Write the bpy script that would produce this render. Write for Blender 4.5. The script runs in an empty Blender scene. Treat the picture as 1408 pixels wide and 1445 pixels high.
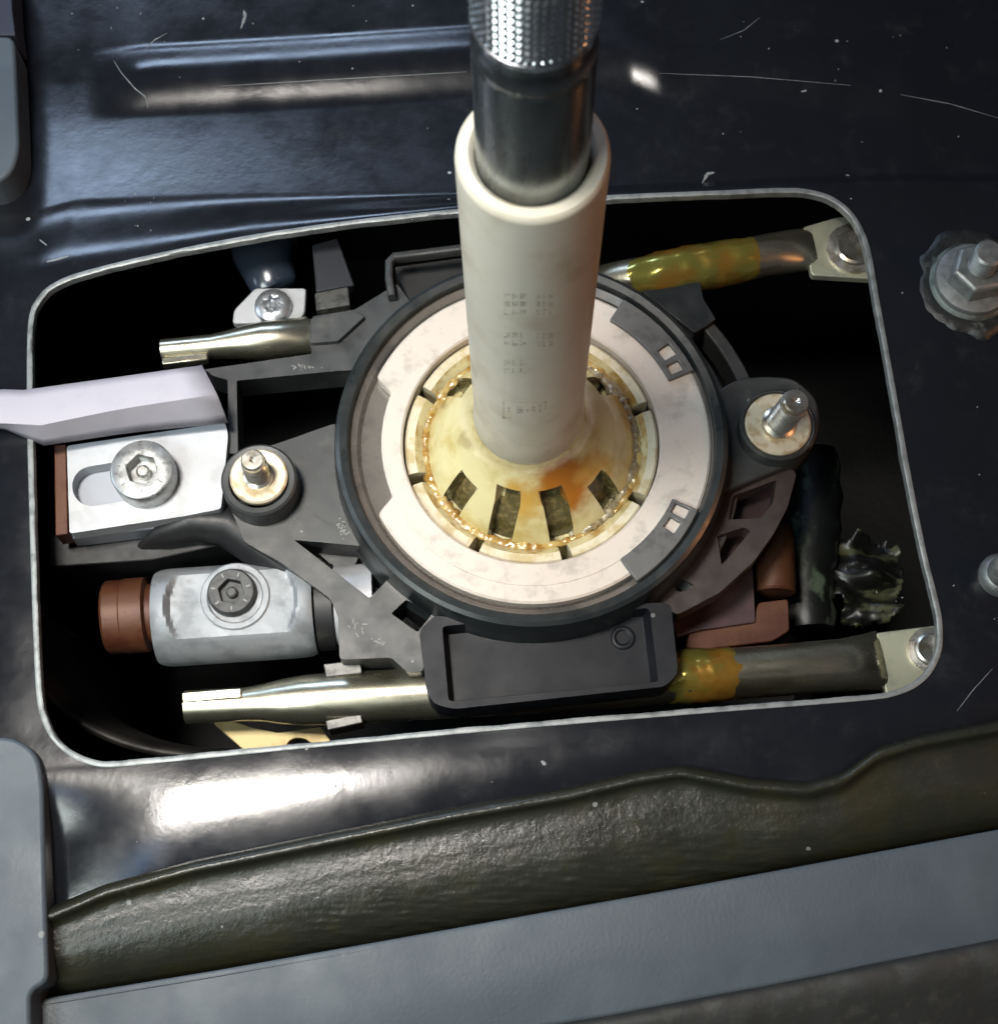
import bpy, bmesh, math, random
import numpy as np
from mathutils import Vector, Matrix, noise as mnoise
random.seed(7)
S = 0.001                      # everything below is written in millimetres
sc = bpy.context.scene
COL = sc.collection
rad = math.radians

# ------------------------------------------------------------------ camera
W0, H0, F = 1408.0, 1445.0, 2300.0
PHI = rad(18.8); DIST = 345.0
RIGHT = Vector((1, 0, 0)); UP = Vector((0, math.cos(PHI), math.sin(PHI))); FWD = Vector((0, math.sin(PHI), -math.cos(PHI)))
def ray(px, py): return FWD + RIGHT*((px - W0/2)/F) - UP*((py - H0/2)/F)
CAM = -ray(750, 615).normalized()*DIST
cd = bpy.data.cameras.new('camera'); cam = bpy.data.objects.new('camera', cd); COL.objects.link(cam)
cam.location = CAM*S; cam.rotation_euler = (PHI, 0, 0)
cd.sensor_fit = 'HORIZONTAL'; cd.sensor_width = 36; cd.lens = 36*F/W0
cd.clip_start = 0.01; cd.clip_end = 20
cd.dof.use_dof = True; cd.dof.focus_distance = 0.335; cd.dof.aperture_fstop = 48
sc.camera = cam

# ------------------------------------------------------------------ world and lamps
w = bpy.data.worlds.new('World'); sc.world = w; w.use_nodes = True
bg = w.node_tree.nodes['Background']; bg.inputs[0].default_value = (0.55, 0.62, 0.75, 1); bg.inputs[1].default_value = 0.055
def area(name, loc, target, sx, sy, power, col):
    l = bpy.data.lights.new(name, 'AREA'); l.shape = 'RECTANGLE'; l.size = sx*S; l.size_y = sy*S
    l.energy = power; l.color = col
    o = bpy.data.objects.new(name, l); COL.objects.link(o)
    o.location = Vector(loc)*S
    o.rotation_euler = (Vector(target) - Vector(loc)).to_track_quat('-Z', 'Y').to_euler()
    return o
torch = area('work_torch', (-135, -15, 500), (-52, -20, 0), 84, 90, 0.215, (1.0, 0.95, 0.88))
torch.data.spread = rad(44)
area('blue_patch_lamp', (-232, -150, 560), (-60, -40, 0), 60, 100, 0.09, (0.30, 0.55, 1.0))  # added lamp without a known source, for a blue reflection on the panel
area('side_window', (-700, 40, 330), (0, 0, 0), 420, 160, 1.5, (0.70, 0.85, 1.0))
area('rear_window', (-370, -340, 600), (-40, 10, 0), 300, 200, 3.4, (0.86, 0.96, 0.93))
area('front_window', (-230, 640, 440), (-40, 70, 0), 330, 120, 1.6, (0.55, 0.72, 1.0))
area('warm_lamp', (330, -60, 190), (0, 0, 40), 40, 40, 0.2, (1.0, 0.42, 0.16))
vs = sc.view_settings; vs.view_transform = 'Standard'; vs.look = 'None'; vs.exposure = 0.0; vs.gamma = 1.0
vs.use_curve_mapping = False

# ------------------------------------------------------------------ helpers
def P(px, py, z=0.0):
    r = ray(px, py); t = (z - CAM.z)/r.z
    return CAM + r*t
def PP(pts, z): return [P(x, y, z) for x, y in pts]
def mmpp(px, py, z=0.0):       # millimetres per pixel there
    return (P(px, py, z) - CAM).dot(FWD)/F
ORIG = {}
def tag(o, label=None, cat=None, group=None, kind=None):
    if label: o['label'] = label
    if cat: o['category'] = cat
    if group: o['group'] = group
    if kind: o['kind'] = kind
    return o
def thing(name, label, cat, loc, group=None):
    o = bpy.data.objects.new(name, None); COL.objects.link(o)
    o.empty_display_size = 0.01
    loc = Vector(loc); o.location = loc*S; ORIG[o.name] = loc
    return tag(o, label, cat, group)
def mesh(name, V, Fc, mats, parent=None, bevel=0.0, smooth=35, mi=None, seg=2, solid=0):
    V = [Vector(v) for v in V]
    if parent is not None: org = ORIG[parent.name]
    else:
        xs = [v.x for v in V]; ys = [v.y for v in V]; zs = [v.z for v in V]
        org = Vector(((min(xs)+max(xs))/2, (min(ys)+max(ys))/2, min(zs)))
    me = bpy.data.meshes.new(name)
    me.from_pydata([((v - org)*S)[:] for v in V], [], Fc)
    if not isinstance(mats, (list, tuple)): mats = [mats]
    for m in mats: me.materials.append(m)
    if mi is not None: me.polygons.foreach_set('material_index', mi)
    bm = bmesh.new(); bm.from_mesh(me); bmesh.ops.recalc_face_normals(bm, faces=bm.faces); bm.to_mesh(me); bm.free()
    if smooth:
        me.polygons.foreach_set('use_smooth', [True]*len(me.polygons)); me.set_sharp_from_angle(angle=rad(smooth))
    me.update()
    o = bpy.data.objects.new(name, me); COL.objects.link(o)
    if parent is None: o.location = org*S
    else: o.parent = parent
    ORIG[o.name] = org
    if solid:
        s = o.modifiers.new('s', 'SOLIDIFY'); s.thickness = solid*S; s.offset = -1
    if bevel:
        b = o.modifiers.new('b', 'BEVEL'); b.width = bevel*S; b.segments = seg; b.limit_method = 'ANGLE'; b.angle_limit = rad(32)
        b.harden_normals = False
    return o
def frame(axis):
    a = Vector(axis).normalized(); u = a.orthogonal().normalized() if abs(a.z) < .9 else (Vector((1, 0, 0)) - a*a.x).normalized()
    return u, a.cross(u), a
class G:                       # geometry collector
    def __init__(s): s.V = []; s.F = []; s.M = []
    def add(s, V, Fc, m=0):
        n = len(s.V); s.V += [Vector(v) for v in V]; s.F += [tuple(i+n for i in f) for f in Fc]; s.M += [m]*len(Fc); return s
    def build(s, name, mats, parent=None, **k): return mesh(name, s.V, s.F, mats, parent, mi=s.M, **k)
    def lathe(s, prof, c, axis=(0, 0, 1), n=64, a0=0, a1=360, rf=None, m=0, cap=True, closed=False):
        u, v, a = frame(axis); c = Vector(c); full = abs(a1-a0) >= 359.9
        k = n if full else n+1; V = []; Fc = []
        for i in range(k):
            t = rad(a0 + (a1-a0)*i/n)
            for j, (r, z) in enumerate(prof):
                rr = rf(i, j, math.degrees(t), r, z) if rf else r
                V.append(c + (u*math.cos(t) + v*math.sin(t))*rr + a*z)
        q = len(prof); L = q if closed else q-1
        for i in range(n):
            i2 = (i+1) % k
            for j in range(L):
                j2 = (j+1) % q
                Fc.append((i*q+j, i2*q+j, i2*q+j2, i*q+j2))
        if not full and closed:
            Fc.append(tuple(range(q))); Fc.append(tuple((k-1)*q+j for j in range(q))[::-1])
        if full and cap and not closed:
            if prof[0][0] > 1e-6: Fc.append(tuple(i*q for i in range(n)))
            if prof[-1][0] > 1e-6: Fc.append(tuple(i*q+q-1 for i in range(n)))
        return s.add(V, Fc, m)
    def plate(s, outer, z1, z0, holes=(), m=0):      # outer: world points; z1 top, z0 bottom
        bm = bmesh.new(); E = []
        for loop in [outer] + list(holes):
            vs_ = [bm.verts.new((p[0], p[1], z1)) for p in loop]
            E += [bm.edges.new((vs_[i], vs_[(i+1) % len(vs_)])) for i in range(len(vs_))]
        bmesh.ops.triangle_fill(bm, edges=E, use_beauty=True, use_dissolve=False)
        bm.normal_update()
        top = list(bm.faces)
        bmesh.ops.dissolve_limit(bm, angle_limit=0.01, verts=list(bm.verts), edges=[e for e in bm.edges if len(e.link_faces) == 2]) if not holes else None
        r = bmesh.ops.extrude_face_region(bm, geom=list(bm.faces), use_keep_orig=True)
        for e in r['geom']:
            if isinstance(e, bmesh.types.BMVert): e.co.z = z0
        bm.verts.index_update()
        V = [v.co.copy() for v in bm.verts]; Fc = [tuple(v.index for v in f.verts) for f in bm.faces]; bm.free()
        return s.add(V, Fc, m)
    def sweep(s, secs, n=32, m=0, cap=True, up=(0, 0, 1), pw=2.0, jit=None):   # secs: (centre, half width, half height)
        V = []; Fc = []
        for i, (c, a, b) in enumerate(secs):
            c = Vector(c); p0 = Vector(secs[max(i-1, 0)][0]); p1 = Vector(secs[min(i+1, len(secs)-1)][0])
            d = (p1-p0).normalized(); sd = d.cross(Vector(up)).normalized(); uu = sd.cross(d)
            for k in range(n):
                t = 2*math.pi*k/n; ct, st = math.cos(t), math.sin(t)
                x = abs(ct)**(2/pw)*(1 if ct > 0 else -1); y = abs(st)**(2/pw)*(1 if st > 0 else -1)
                q = c + sd*a*x + uu*b*y
                if jit: q += (q-c).normalized()*jit(q)
                V.append(q)
        for i in range(len(secs)-1):
            for k in range(n): Fc.append((i*n+k, i*n+(k+1) % n, (i+1)*n+(k+1) % n, (i+1)*n+k))
        if cap: Fc += [tuple(range(n))[::-1], tuple((len(secs)-1)*n+k for k in range(n))]
        return s.add(V, Fc, m)
    def box(s, c, u, v, h, m=0):                     # centre, half vectors
        c, u, v, h = map(Vector, (c, u, v, h))
        V = [c+u*a+v*b+h*d for d in (-1, 1) for b in (-1, 1) for a in (-1, 1)]
        return s.add(V, [(0, 1, 3, 2), (4, 5, 7, 6), (0, 1, 5, 4), (2, 3, 7, 6), (0, 2, 6, 4), (1, 3, 7, 5)], m)
def round_poly(pts, r=4, n=5):
    pts = [Vector((p[0], p[1])) for p in pts]; out = []
    for i, p in enumerate(pts):
        a = pts[i-1]; b = pts[(i+1) % len(pts)]
        da, db = (a-p), (b-p); ra = min(r, da.length*.45, db.length*.45)
        A = p + da.normalized()*ra; B = p + db.normalized()*ra
        for k in range(n+1):
            t = k/n; out.append(((1-t)**2*A + 2*t*(1-t)*p + t*t*B)[:])
    return out
def rp(pts, z, r=4, n=4): return PP(round_poly(pts, r, n), z)
def fbm(v, s, o=3): return mnoise.fractal(Vector(v)*s, 1.0, 2.0, o)
def sstep(a, b, x):
    t = min(max((x-a)/(b-a), 0), 1); return t*t*(3-2*t)

# ------------------------------------------------------------------ materials
def M(name, col, rough, metal=0.0, col2=None, ns=4.0, lo=.45, hi=.65, rvar=0.0, bump=0.0, bs=.6, dust=0.0, dcol=(.35, .36, .36),
      dcell=5.0, coat=0.0, spec=.5, stretch=(1, 1, 1), sss=0.0, streak=0.0, ior=1.5, trans=0.0):
    m = bpy.data.materials.new(name); m.use_nodes = True
    nt = m.node_tree; N = nt.nodes; L = nt.links; b = N['Principled BSDF']
    b.inputs['Base Color'].default_value = (*col, 1); b.inputs['Roughness'].default_value = rough; b.inputs['Metallic'].default_value = metal
    b.inputs['Specular IOR Level'].default_value = spec; b.inputs['Coat Weight'].default_value = coat; b.inputs['Coat Roughness'].default_value = .12
    b.inputs['IOR'].default_value = ior; b.inputs['Transmission Weight'].default_value = trans
    if sss:
        b.inputs['Subsurface Weight'].default_value = sss; b.inputs['Subsurface Radius'].default_value = (1, .8, .5); b.inputs['Subsurface Scale'].default_value = .002
    tc = N.new('ShaderNodeTexCoord'); mp = N.new('ShaderNodeMapping')
    mp.inputs['Scale'].default_value = [1000*x for x in stretch]; L.new(tc.outputs['Object'], mp.inputs['Vector'])
    def nz(size, detail=4, rough_=.6):
        n = N.new('ShaderNodeTexNoise'); n.inputs['Scale'].default_value = 1/size; n.inputs['Detail'].default_value = detail
        n.inputs['Roughness'].default_value = rough_; L.new(mp.outputs[0], n.inputs['Vector']); return n.outputs['Fac']
    def ramp(x, a, c):
        r = N.new('ShaderNodeMapRange'); r.interpolation_type = 'SMOOTHSTEP'; r.inputs['From Min'].default_value = a; r.inputs['From Max'].default_value = c
        L.new(x, r.inputs['Value']); return r.outputs[0]
    def mix(f, a, c):
        x = N.new('ShaderNodeMix'); x.data_type = 'RGBA'; L.new(f, x.inputs['Factor'])
        for k, q in ((6, a), (7, c)):
            if isinstance(q, tuple): x.inputs[k].default_value = (*q, 1)
            else: L.new(q, x.inputs[k])
        return x.outputs[2]
    cur = col
    if col2: cur = mix(ramp(nz(ns), lo, hi), cur, col2)
    rsrc = None
    if rvar:
        r = N.new('ShaderNodeMapRange'); r.inputs['From Min'].default_value = .3; r.inputs['From Max'].default_value = .7
        r.inputs['To Min'].default_value = max(rough-rvar, .04); r.inputs['To Max'].default_value = rough+rvar
        L.new(nz(ns*.6+.5, 6), r.inputs['Value']); rsrc = r.outputs[0]
    if dust:
        vo = N.new('ShaderNodeTexVoronoi'); vo.inputs['Scale'].default_value = 1/dcell; L.new(mp.outputs[0], vo.inputs['Vector'])
        sp = N.new('ShaderNodeSeparateColor'); L.new(vo.outputs['Color'], sp.inputs[0])
        th = N.new('ShaderNodeMath'); th.operation = 'MULTIPLY'; L.new(sp.outputs[0], th.inputs[0])
        pw = N.new('ShaderNodeMath'); pw.operation = 'POWER'; L.new(sp.outputs[0], pw.inputs[0]); pw.inputs[1].default_value = 6.0
        L.new(pw.outputs[0], th.inputs[0]); th.inputs[1].default_value = .11
        df = N.new('ShaderNodeMath'); df.operation = 'SUBTRACT'; L.new(th.outputs[0], df.inputs[0]); 
        wob = N.new('ShaderNodeMath'); wob.operation = 'MULTIPLY_ADD'; L.new(nz(.5, 2), wob.inputs[0]); wob.inputs[1].default_value = .08; L.new(vo.outputs['Distance'], wob.inputs[2])
        L.new(wob.outputs[0], df.inputs[1])
        mk = ramp(df.outputs[0], -.045, -.03)
        fl = N.new('ShaderNodeMath'); fl.operation = 'MULTIPLY'; L.new(ramp(nz(9, 5, .75), .5, .85), fl.inputs[0]); fl.inputs[1].default_value = dust*.05
        ad = N.new('ShaderNodeMath'); ad.operation = 'MULTIPLY'; L.new(mk, ad.inputs[0]); ad.inputs[1].default_value = dust
        mx = N.new('ShaderNodeMath'); mx.operation = 'MAXIMUM'; L.new(fl.outputs[0], mx.inputs[0]); L.new(ad.outputs[0], mx.inputs[1])
        cur = mix(mx.outputs[0], cur, dcol)
    if not isinstance(cur, tuple): L.new(cur, b.inputs['Base Color'])
    if rsrc: L.new(rsrc, b.inputs['Roughness'])
    if bump:
        bp = N.new('ShaderNodeBump'); bp.inputs['Strength'].default_value = 1; bp.inputs['Distance'].default_value = bump*S
        L.new(nz(bs, 5), bp.inputs['Height']); L.new(bp.outputs[0], b.inputs['Normal'])
    return m
paint = M('black_body_paint', (.008, .009, .012), .2, rvar=.06, bump=.03, bs=3.0, dust=.8, dcell=4.5, ns=18, spec=.55)
bare = M('bare_cut_steel', (.24, .255, .255), .45, .45, (.10, .11, .11), ns=3, lo=.4, hi=.8, bump=.06, bs=.5)
plastic = M('housing_plastic', (.032, .034, .034), .42, col2=(.075, .073, .066), ns=7, lo=.5, hi=.78, rvar=.14, bump=.02, bs=.35, dust=.5, dcell=6)
plastic_rim = M('rim_plastic', (.013, .016, .017), .33, col2=(.024, .027, .026), ns=7, rvar=.08, bump=.015, bs=.3)
tab_m = M('tab_plastic', (.10, .10, .097), .42, col2=(.06, .06, .058), ns=5, rvar=.1, bump=.03, bs=.4)
tray_m = M('tray_plastic', (.007, .008, .011), .45, col2=(.012, .013, .016), ns=8, rvar=.08, spec=.22, bump=.02, bs=.35, dust=.3, dcell=5)
plastic_in = M('inner_plastic', (.13, .115, .10), .28, col2=(.07, .065, .06), ns=12, rvar=.1, coat=.3)
rubber = M('black_rubber', (.012, .012, .013), .5, bump=.03, bs=.6, rvar=.1)
cream = M('cream_ring', (.56, .495, .435), .46, col2=(.41, .365, .32), ns=5, lo=.5, hi=.72, rvar=.1, bump=.04, bs=.6, dust=.35, dcol=(.05, .04, .03), dcell=7)
sleeve_m = M('cream_sleeve', (.60, .565, .47), .38, col2=(.48, .43, .33), ns=11, lo=.45, hi=.75, rvar=.08, bump=.015, bs=.8, sss=.12)
ball_m = M('oily_ball', (.60, .54, .29), .2, col2=(.47, .36, .12), ns=9, lo=.42, hi=.7, rvar=.1, bump=.12, bs=3.5, coat=1.0, sss=.1)
seg_m = M('socket_plastic', (.60, .54, .40), .40, col2=(.46, .37, .2), ns=4, bump=.05, bs=.5, rvar=.1)
amber = M('amber_grease', (.34, .20, .05), .16, col2=(.56, .49, .28), ns=5, lo=.36, hi=.6, bump=.15, bs=.9, coat=.8, sss=.1)
wet_m = M('wet_amber_grease', (.30, .16, .03), .08, col2=(.46, .33, .12), ns=4, lo=.4, hi=.6, bump=.12, bs=1.4, coat=1.0, sss=.2)
neck_m = M('neck_grease', (.34, .13, .02), .06, col2=(.42, .22, .05), ns=6, lo=.4, hi=.65, bump=.03, bs=2.5, coat=.8, sss=.3)
olive = M('olive_grease', (.085, .07, .025), .14, col2=(.17, .13, .05), ns=1.4, bump=.18, bs=.8, coat=.8)
grey_grease = M('grey_grease', (.20, .16, .09), .15, col2=(.33, .27, .15), ns=1.2, bump=.2, bs=.6, coat=.8)
shaft_m = M('lever_steel', (.25, .27, .272), .26, .95, (.17, .185, .188), ns=10, rvar=.08, stretch=(1, 1, .25), bump=.01, bs=.5)
chrome = M('knurled_steel', (.62, .64, .66), .2, 1.0, rvar=.05, ns=3)
zinc = M('zinc_steel', (.62, .60, .55), .30, .9, (.42, .37, .28), ns=4, rvar=.1, bump=.02, bs=.5)
yzinc = M('yellow_zinc_tube', (.52, .49, .38), .28, .95, (.32, .29, .20), ns=7, rvar=.08, stretch=(.3, 1, 1), bump=.01, bs=.5)
wash = M('brassy_washer', (.70, .62, .46), .38, .35, (.5, .38, .22), ns=3, bump=.03, bs=.4)
alu = M('cast_aluminium', (.44, .45, .47), .50, .3, (.38, .39, .40), ns=6, rvar=.08, bump=.03, bs=.5, dust=.4, dcol=(.1, .09, .08), dcell=4)
clamp_m = M('clamp_alloy', (.27, .285, .30), .55, .35, (.20, .21, .22), ns=5, rvar=.1, bump=.03, bs=.5, dust=.4, dcol=(.08, .08, .07), dcell=3)
clip_m = M('clip_steel', (.10, .10, .095), .4, .6, (.05, .05, .048), ns=2)
screw_m = M('screw_steel', (.40, .41, .41), .34, .75, (.25, .25, .24), ns=2, rvar=.1, bump=.03, bs=.4)
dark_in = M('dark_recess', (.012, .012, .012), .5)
copper = M('rusty_copper', (.095, .034, .014), .5, .2, (.07, .018, .009), ns=6, bump=.05, bs=.8)  # base darkened: shadow of the hollow is put into the copper colour
purple = M('dark_purple_brown', (.06, .03, .032), .4, col2=(.04, .022, .024), ns=8, bump=.03, bs=.5)
brass = M('brass_bracket', (.46, .37, .17), .5, .3, (.34, .26, .11), ns=6, bump=.02, bs=.5)
paper = M('pale_paper', (.42, .40, .45), .6, col2=(.38, .365, .415), ns=14)
grey_trim = M('grey_trim', (.06, .076, .092), .50, col2=(.072, .09, .106), ns=22, bump=.07, bs=.8, rvar=.1, dust=.55, dcell=8, dcol=(.3, .3, .28))
mat_m = M('insulation_mat', (.018, .019, .0135), .31, col2=(.024, .023, .012), ns=16, bump=.08, bs=.7, dust=.5, dcell=6, rvar=.08)
seal_m = M('dusty_seal', (.03, .03, .028), .6, col2=(.055, .054, .048), ns=4, lo=.5, hi=.8, bump=.1, bs=1)
cavity = M('dark_underbody', (.006, .006, .0065), .6, bump=.3, bs=6)
film = M('greasy_film', (.006, .006, .005), .42, col2=(.085, .085, .045), ns=5, lo=.5, hi=.62, bump=.05, bs=1.5, coat=.1, stretch=(.5, 1.4, 1))
ink = M('worn_ink', (.20, .18, .15), .5)
nut_m = M('galvanised_nut', (.22, .23, .225), .42, .6, (.16, .165, .16), ns=2.5, bump=.06, bs=.6, rvar=.1)

# ------------------------------------------------------------------ the setting: tunnel panel with its opening
OPEN = [(40,480),(45,437),(66,408),(103,389),(200,364),(350,334),(500,312),(640,297),(760,286),(860,277),(1000,271),(1125,267),(1172,278),(1204,304),(1224,345),
        (1240,430),(1260,540),(1285,680),(1305,780),(1326,868),(1327,915),(1312,950),(1286,972),(1245,985),(1000,1005),(700,1030),(400,1058),(210,1077),(142,1081),
        (100,1066),(70,1036),(55,995),(49,900),(44,750),(40,600)]
def smooth_loop(pts, n):
    k = len(pts); out = []
    for i in range(k):
        p0, p1, p2, p3 = [Vector(pts[(i+j) % k][:2]) for j in (-1, 0, 1, 2)]
        for s_ in range(16):
            t = s_/16; d = p2-p1
            m1 = (p2-p0)*.5; m2 = (p3-p1)*.5
            m1 *= min(1, d.length/max((p1-p0).length, 1e-6)); m2 *= min(1, d.length/max((p3-p2).length, 1e-6))
            out.append((2*t**3-3*t*t+1)*p1 + (t**3-2*t*t+t)*m1 + (-2*t**3+3*t*t)*p2 + (t**3-t*t)*m2)
    L_ = [0]
    for i in range(len(out)): L_.append(L_[-1] + (out[(i+1) % len(out)]-out[i]).length)
    xs = [p.x for p in out]+[out[0].x]; ys = [p.y for p in out]+[out[0].y]
    q = np.linspace(0, L_[-1], n, endpoint=False)
    return [(x, y) for x, y in zip(np.interp(q, L_, xs), np.interp(q, L_, ys))]
def line(pts, z=0):
    w_ = sorted(PP(pts, z), key=lambda p: p.x); xs = [p.x for p in w_]; ys = [p.y for p in w_]
    return lambda x: np.interp(x, xs, ys)
T1 = line([(-700,330),(-100,305),(40,286),(100,270),(300,262),(640,258),(860,246),(1000,238),(1200,226),(1408,222),(2100,200)])
T2 = line([(-700,120),(-100,100),(80,88),(130,92),(400,80),(660,66),(850,58),(890,58),(935,76),(1000,80),(1200,98),(1300,118),(1408,150),(2100,330)])
B1 = line([(-700,1420),(-100,1320),(75,1275),(270,1215),(640,1140),(800,1112),(900,1086),(960,1078),(1060,1098),(1150,1104),(1190,1090),(1240,1052),(1300,1038),(1408,1015),(2100,900)])
OB = line([(-700,1130),(60,1085),(700,1032),(1330,975),(2100,900)])
OT = line([(-700,420),(40,400),(350,336),(640,298),(860,278),(1200,268),(2100,260)])
def height(x, y):
    z = 0.0
    t1, t2, b1, ob, ot = T1(x), T2(x), B1(x), OB(x), OT(x)
    # far side: crowned band, valley at T1, rising wall, half round bead at T2
    if y > ot: 
        u = (y-ot)/max(t1-ot, 3)
        z += -4.0*sstep(0.1, 1.0, u) if u < 1 else -4.0
    if y > t1:
        u = (y-t1)/max(t2-t1, 5); z += -(4.4 - .02*(x+60))*min(u, 1.0) - 2.2*math.sin(min(u, 1)*math.pi)*0 + 1.5*min(u, 1)**3
    live = sstep(-105, -88, x)
    fade = live*(1 - .55*sstep(28, 40, x))
    d = (y-t2)/10.0
    if abs(d) < 1: z += 2.4*fade*(1-d*d)**2
    if y > t2: z += 1.2*min(1, (y-t2)/8)*fade
    # near side: convex roll towards the mat
    if y < ob:
        u = (ob-y)/max(ob-b1, 4)
        uu = min(u, 1); z += 2.1*uu - 2.7*uu*uu
        if x < -70: z -= .0045*(x+70)**2*sstep(0, .6, u)
        if u > 1: z -= min((b1-y)*.5, 30)
    # left of the opening the tunnel dips away
    z -= 4*sstep(-104, -125, x)*0 + 6*sstep(-104, -150, x)*(1-sstep(t1-14, t1, y))
    # shallow dishes along the right hand flange
    z -= .8*sstep(86, 100, x)*sstep(0, 1, 1)
    return z
def build_panel():
    N_, C = 880, P(690, 680, 0)
    cont = [P(x, y, 0) for x, y in smooth_loop(OPEN, N_)]
    ts = [0.0]; 
    step = .5
    while ts[-1] < 1.0: ts.append(ts[-1] + step/210); step = min(step*1.0+ .0, .8) if len(ts) < 170 else step*1.06
    ts[-1] = 1.0
    V = []; Fc = []
    def outer(d):
        s1 = 265/abs(d.x) if d.x else 1e9; s2 = 265/abs(d.y) if d.y else 1e9
        return d*min(s1, s2)
    # rolled lip going down into the opening
    rows = []
    for off, dz in ((0, -2.2), (0, -.3)): rows.append([Vector((c.x, c.y, height(c.x, c.y)+dz)) for c in cont])
    for t in ts:
        r = []
        for c in cont:
            d = c-C; e = C + outer(d); p = c.lerp(e, t)
            r.append(Vector((p.x, p.y, height(p.x, p.y))))
        rows.append(r)
    for r in rows: V += r
    for i in range(len(rows)-1):
        for k in range(N_): Fc.append((i*N_+k, i*N_+(k+1) % N_, (i+1)*N_+(k+1) % N_, (i+1)*N_+k))
    o = mesh('tunnel_panel', V, Fc, paint, smooth=80)
    tag(o, kind='structure')
    # bare cut edge of the sheet, standing a little proud
    e = G(); V = []; Fc = []
    for k in range(N_):
        c = cont[k]; a = cont[k-1]; b = cont[(k+1) % N_]; t = (b-a).normalized(); nrm = Vector((-t.y, t.x, 0))
        if nrm.dot(C-c) < 0: nrm = -nrm
        z = height(c.x, c.y); j = .14*fbm(c, .11) + .06*fbm(c, 1.3)
        wd = 1.0 + j*1.2
        V += [c + nrm*-.25 + Vector((0, 0, z-.6)), c + nrm*-.2 + Vector((0, 0, z+.28)), c + nrm*.3 + Vector((0, 0, z+.42)), c + nrm*(wd-.1) + Vector((0, 0, z+.2+j*.4)), c + nrm*wd + Vector((0, 0, z-.3)), c+nrm*wd + Vector((0, 0, z-1.6)), c + nrm*-.25+Vector((0, 0, z-1.6))]
    for k in range(N_):
        k2 = (k+1) % N_
        for j in range(7): Fc.append((k*7+j, k2*7+j, k2*7+(j+1) % 7, k*7+(j+1) % 7))
    mesh('opening_edge', V, Fc, bare, o, smooth=50)
    return o
panel = build_panel()
def scratches():
    g = G()
    def mark(pts, w_):
        L = []
        for i in range(len(pts)-1):
            for k in range(8): L.append((pts[i][0]+(pts[i+1][0]-pts[i][0])*k/8, pts[i][1]+(pts[i+1][1]-pts[i][1])*k/8))
        L.append(pts[-1]); secs = []
        for i, (x, y) in enumerate(L):
            z = 0
            for _ in range(8): p = P(x, y, z); z = height(p.x, p.y)
            k = math.sin(math.pi*(i+.3)/(len(L)-.4))**.5*(.6+.6*random.random())
            secs.append((p+Vector((0, 0, .02)), w_*k*.6+.02, .05))
        g.sweep(secs, n=6)
    mark([(160, 84), (171, 102), (190, 124), (205, 136), (209, 152)], .22)
    mark([(312, 121), (480, 111), (658, 101)], .16); mark([(930, 103), (1060, 108), (1200, 120)], .10); mark([(1270, 133), (1340, 146), (1408, 166)], .14)
    mark([(1350, 1004), (1372, 975), (1400, 944)], .10); mark([(1015, 56), (1050, 42), (1072, 24)], .10)
    mark([(66, 369), (80, 366), (97, 361)], .55); mark([(56, 338), (66, 346)], .3); mark([(991, 258), (998, 245), (1008, 243)], .7)
    mark([(340, 40), (346, 22), (344, 14)], .6); mark([(204, 70), (218, 56), (236, 46)], .2); mark([(1130, 129), (1138, 127)], .45); mark([(764, 1074), (770, 1080)], .6)
    for _ in range(46):
        x, y = random.choice([(random.uniform(80, 660), random.uniform(8, 90)), (random.uniform(870, 1400), random.uniform(10, 250)), (random.uniform(1230, 1400), random.uniform(250, 1000)), (random.uniform(90, 900), random.uniform(1090, 1150)), (random.uniform(80, 640), random.uniform(268, 330))])
        l = random.uniform(1, 4); a = random.uniform(0, 3.14); mark([(x, y), (x+l*math.cos(a), y+l*math.sin(a))], random.uniform(.12, .3))
    o = g.build('paint_chips', M('chip', (.2, .21, .21), .6), panel, smooth=0); tag(o, kind='stuff')
scratches()
# dark hollow below the opening: floor and sides of the tunnel
g = G(); a, b = 150, 130; zt, zb = -6.5, -170
pts = [(-a, -b+10), (a, -b+10), (a, b), (-a, b)]
V = [Vector((x, y, z)) for z in (zt-6, zb) for x, y in pts]
g.add(V, [(4, 5, 6, 7), (0, 1, 5, 4), (1, 2, 6, 5), (2, 3, 7, 6), (3, 0, 4, 7)])
o = g.build('tunnel_cavity', cavity, smooth=0); tag(o, kind='structure')

# ------------------------------------------------------------------ shifter housing (black plastic)
RC = Vector((0, 0, 0))
hs = thing('shifter_housing', 'black plastic shifter housing with round rim, webbed arms and front tray', 'housing', (0, 0, -40))
g = G()
g.lathe([(39.0, -6), (38.7, -1.2), (39.1, -.3), (40.6, 0), (41.5, -.5), (41.9, -2.2), (42.3, -7), (42.6, -11), (43.2, -12), (43.2, -22), (36, -22), (36, -6.5)], RC, n=144, closed=True)
rim = g.build('rim', plastic_rim, hs, smooth=28)
g = G(); g.lathe([(38.9, -2.5), (37.2, -3.4), (36.4, -5.0), (31.0, -5.6), (27.6, -5.8), (27.6, -24), (39, -24)], RC, n=144, closed=True)
g.build('inner_groove', plastic_in, hs, smooth=30)
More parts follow.
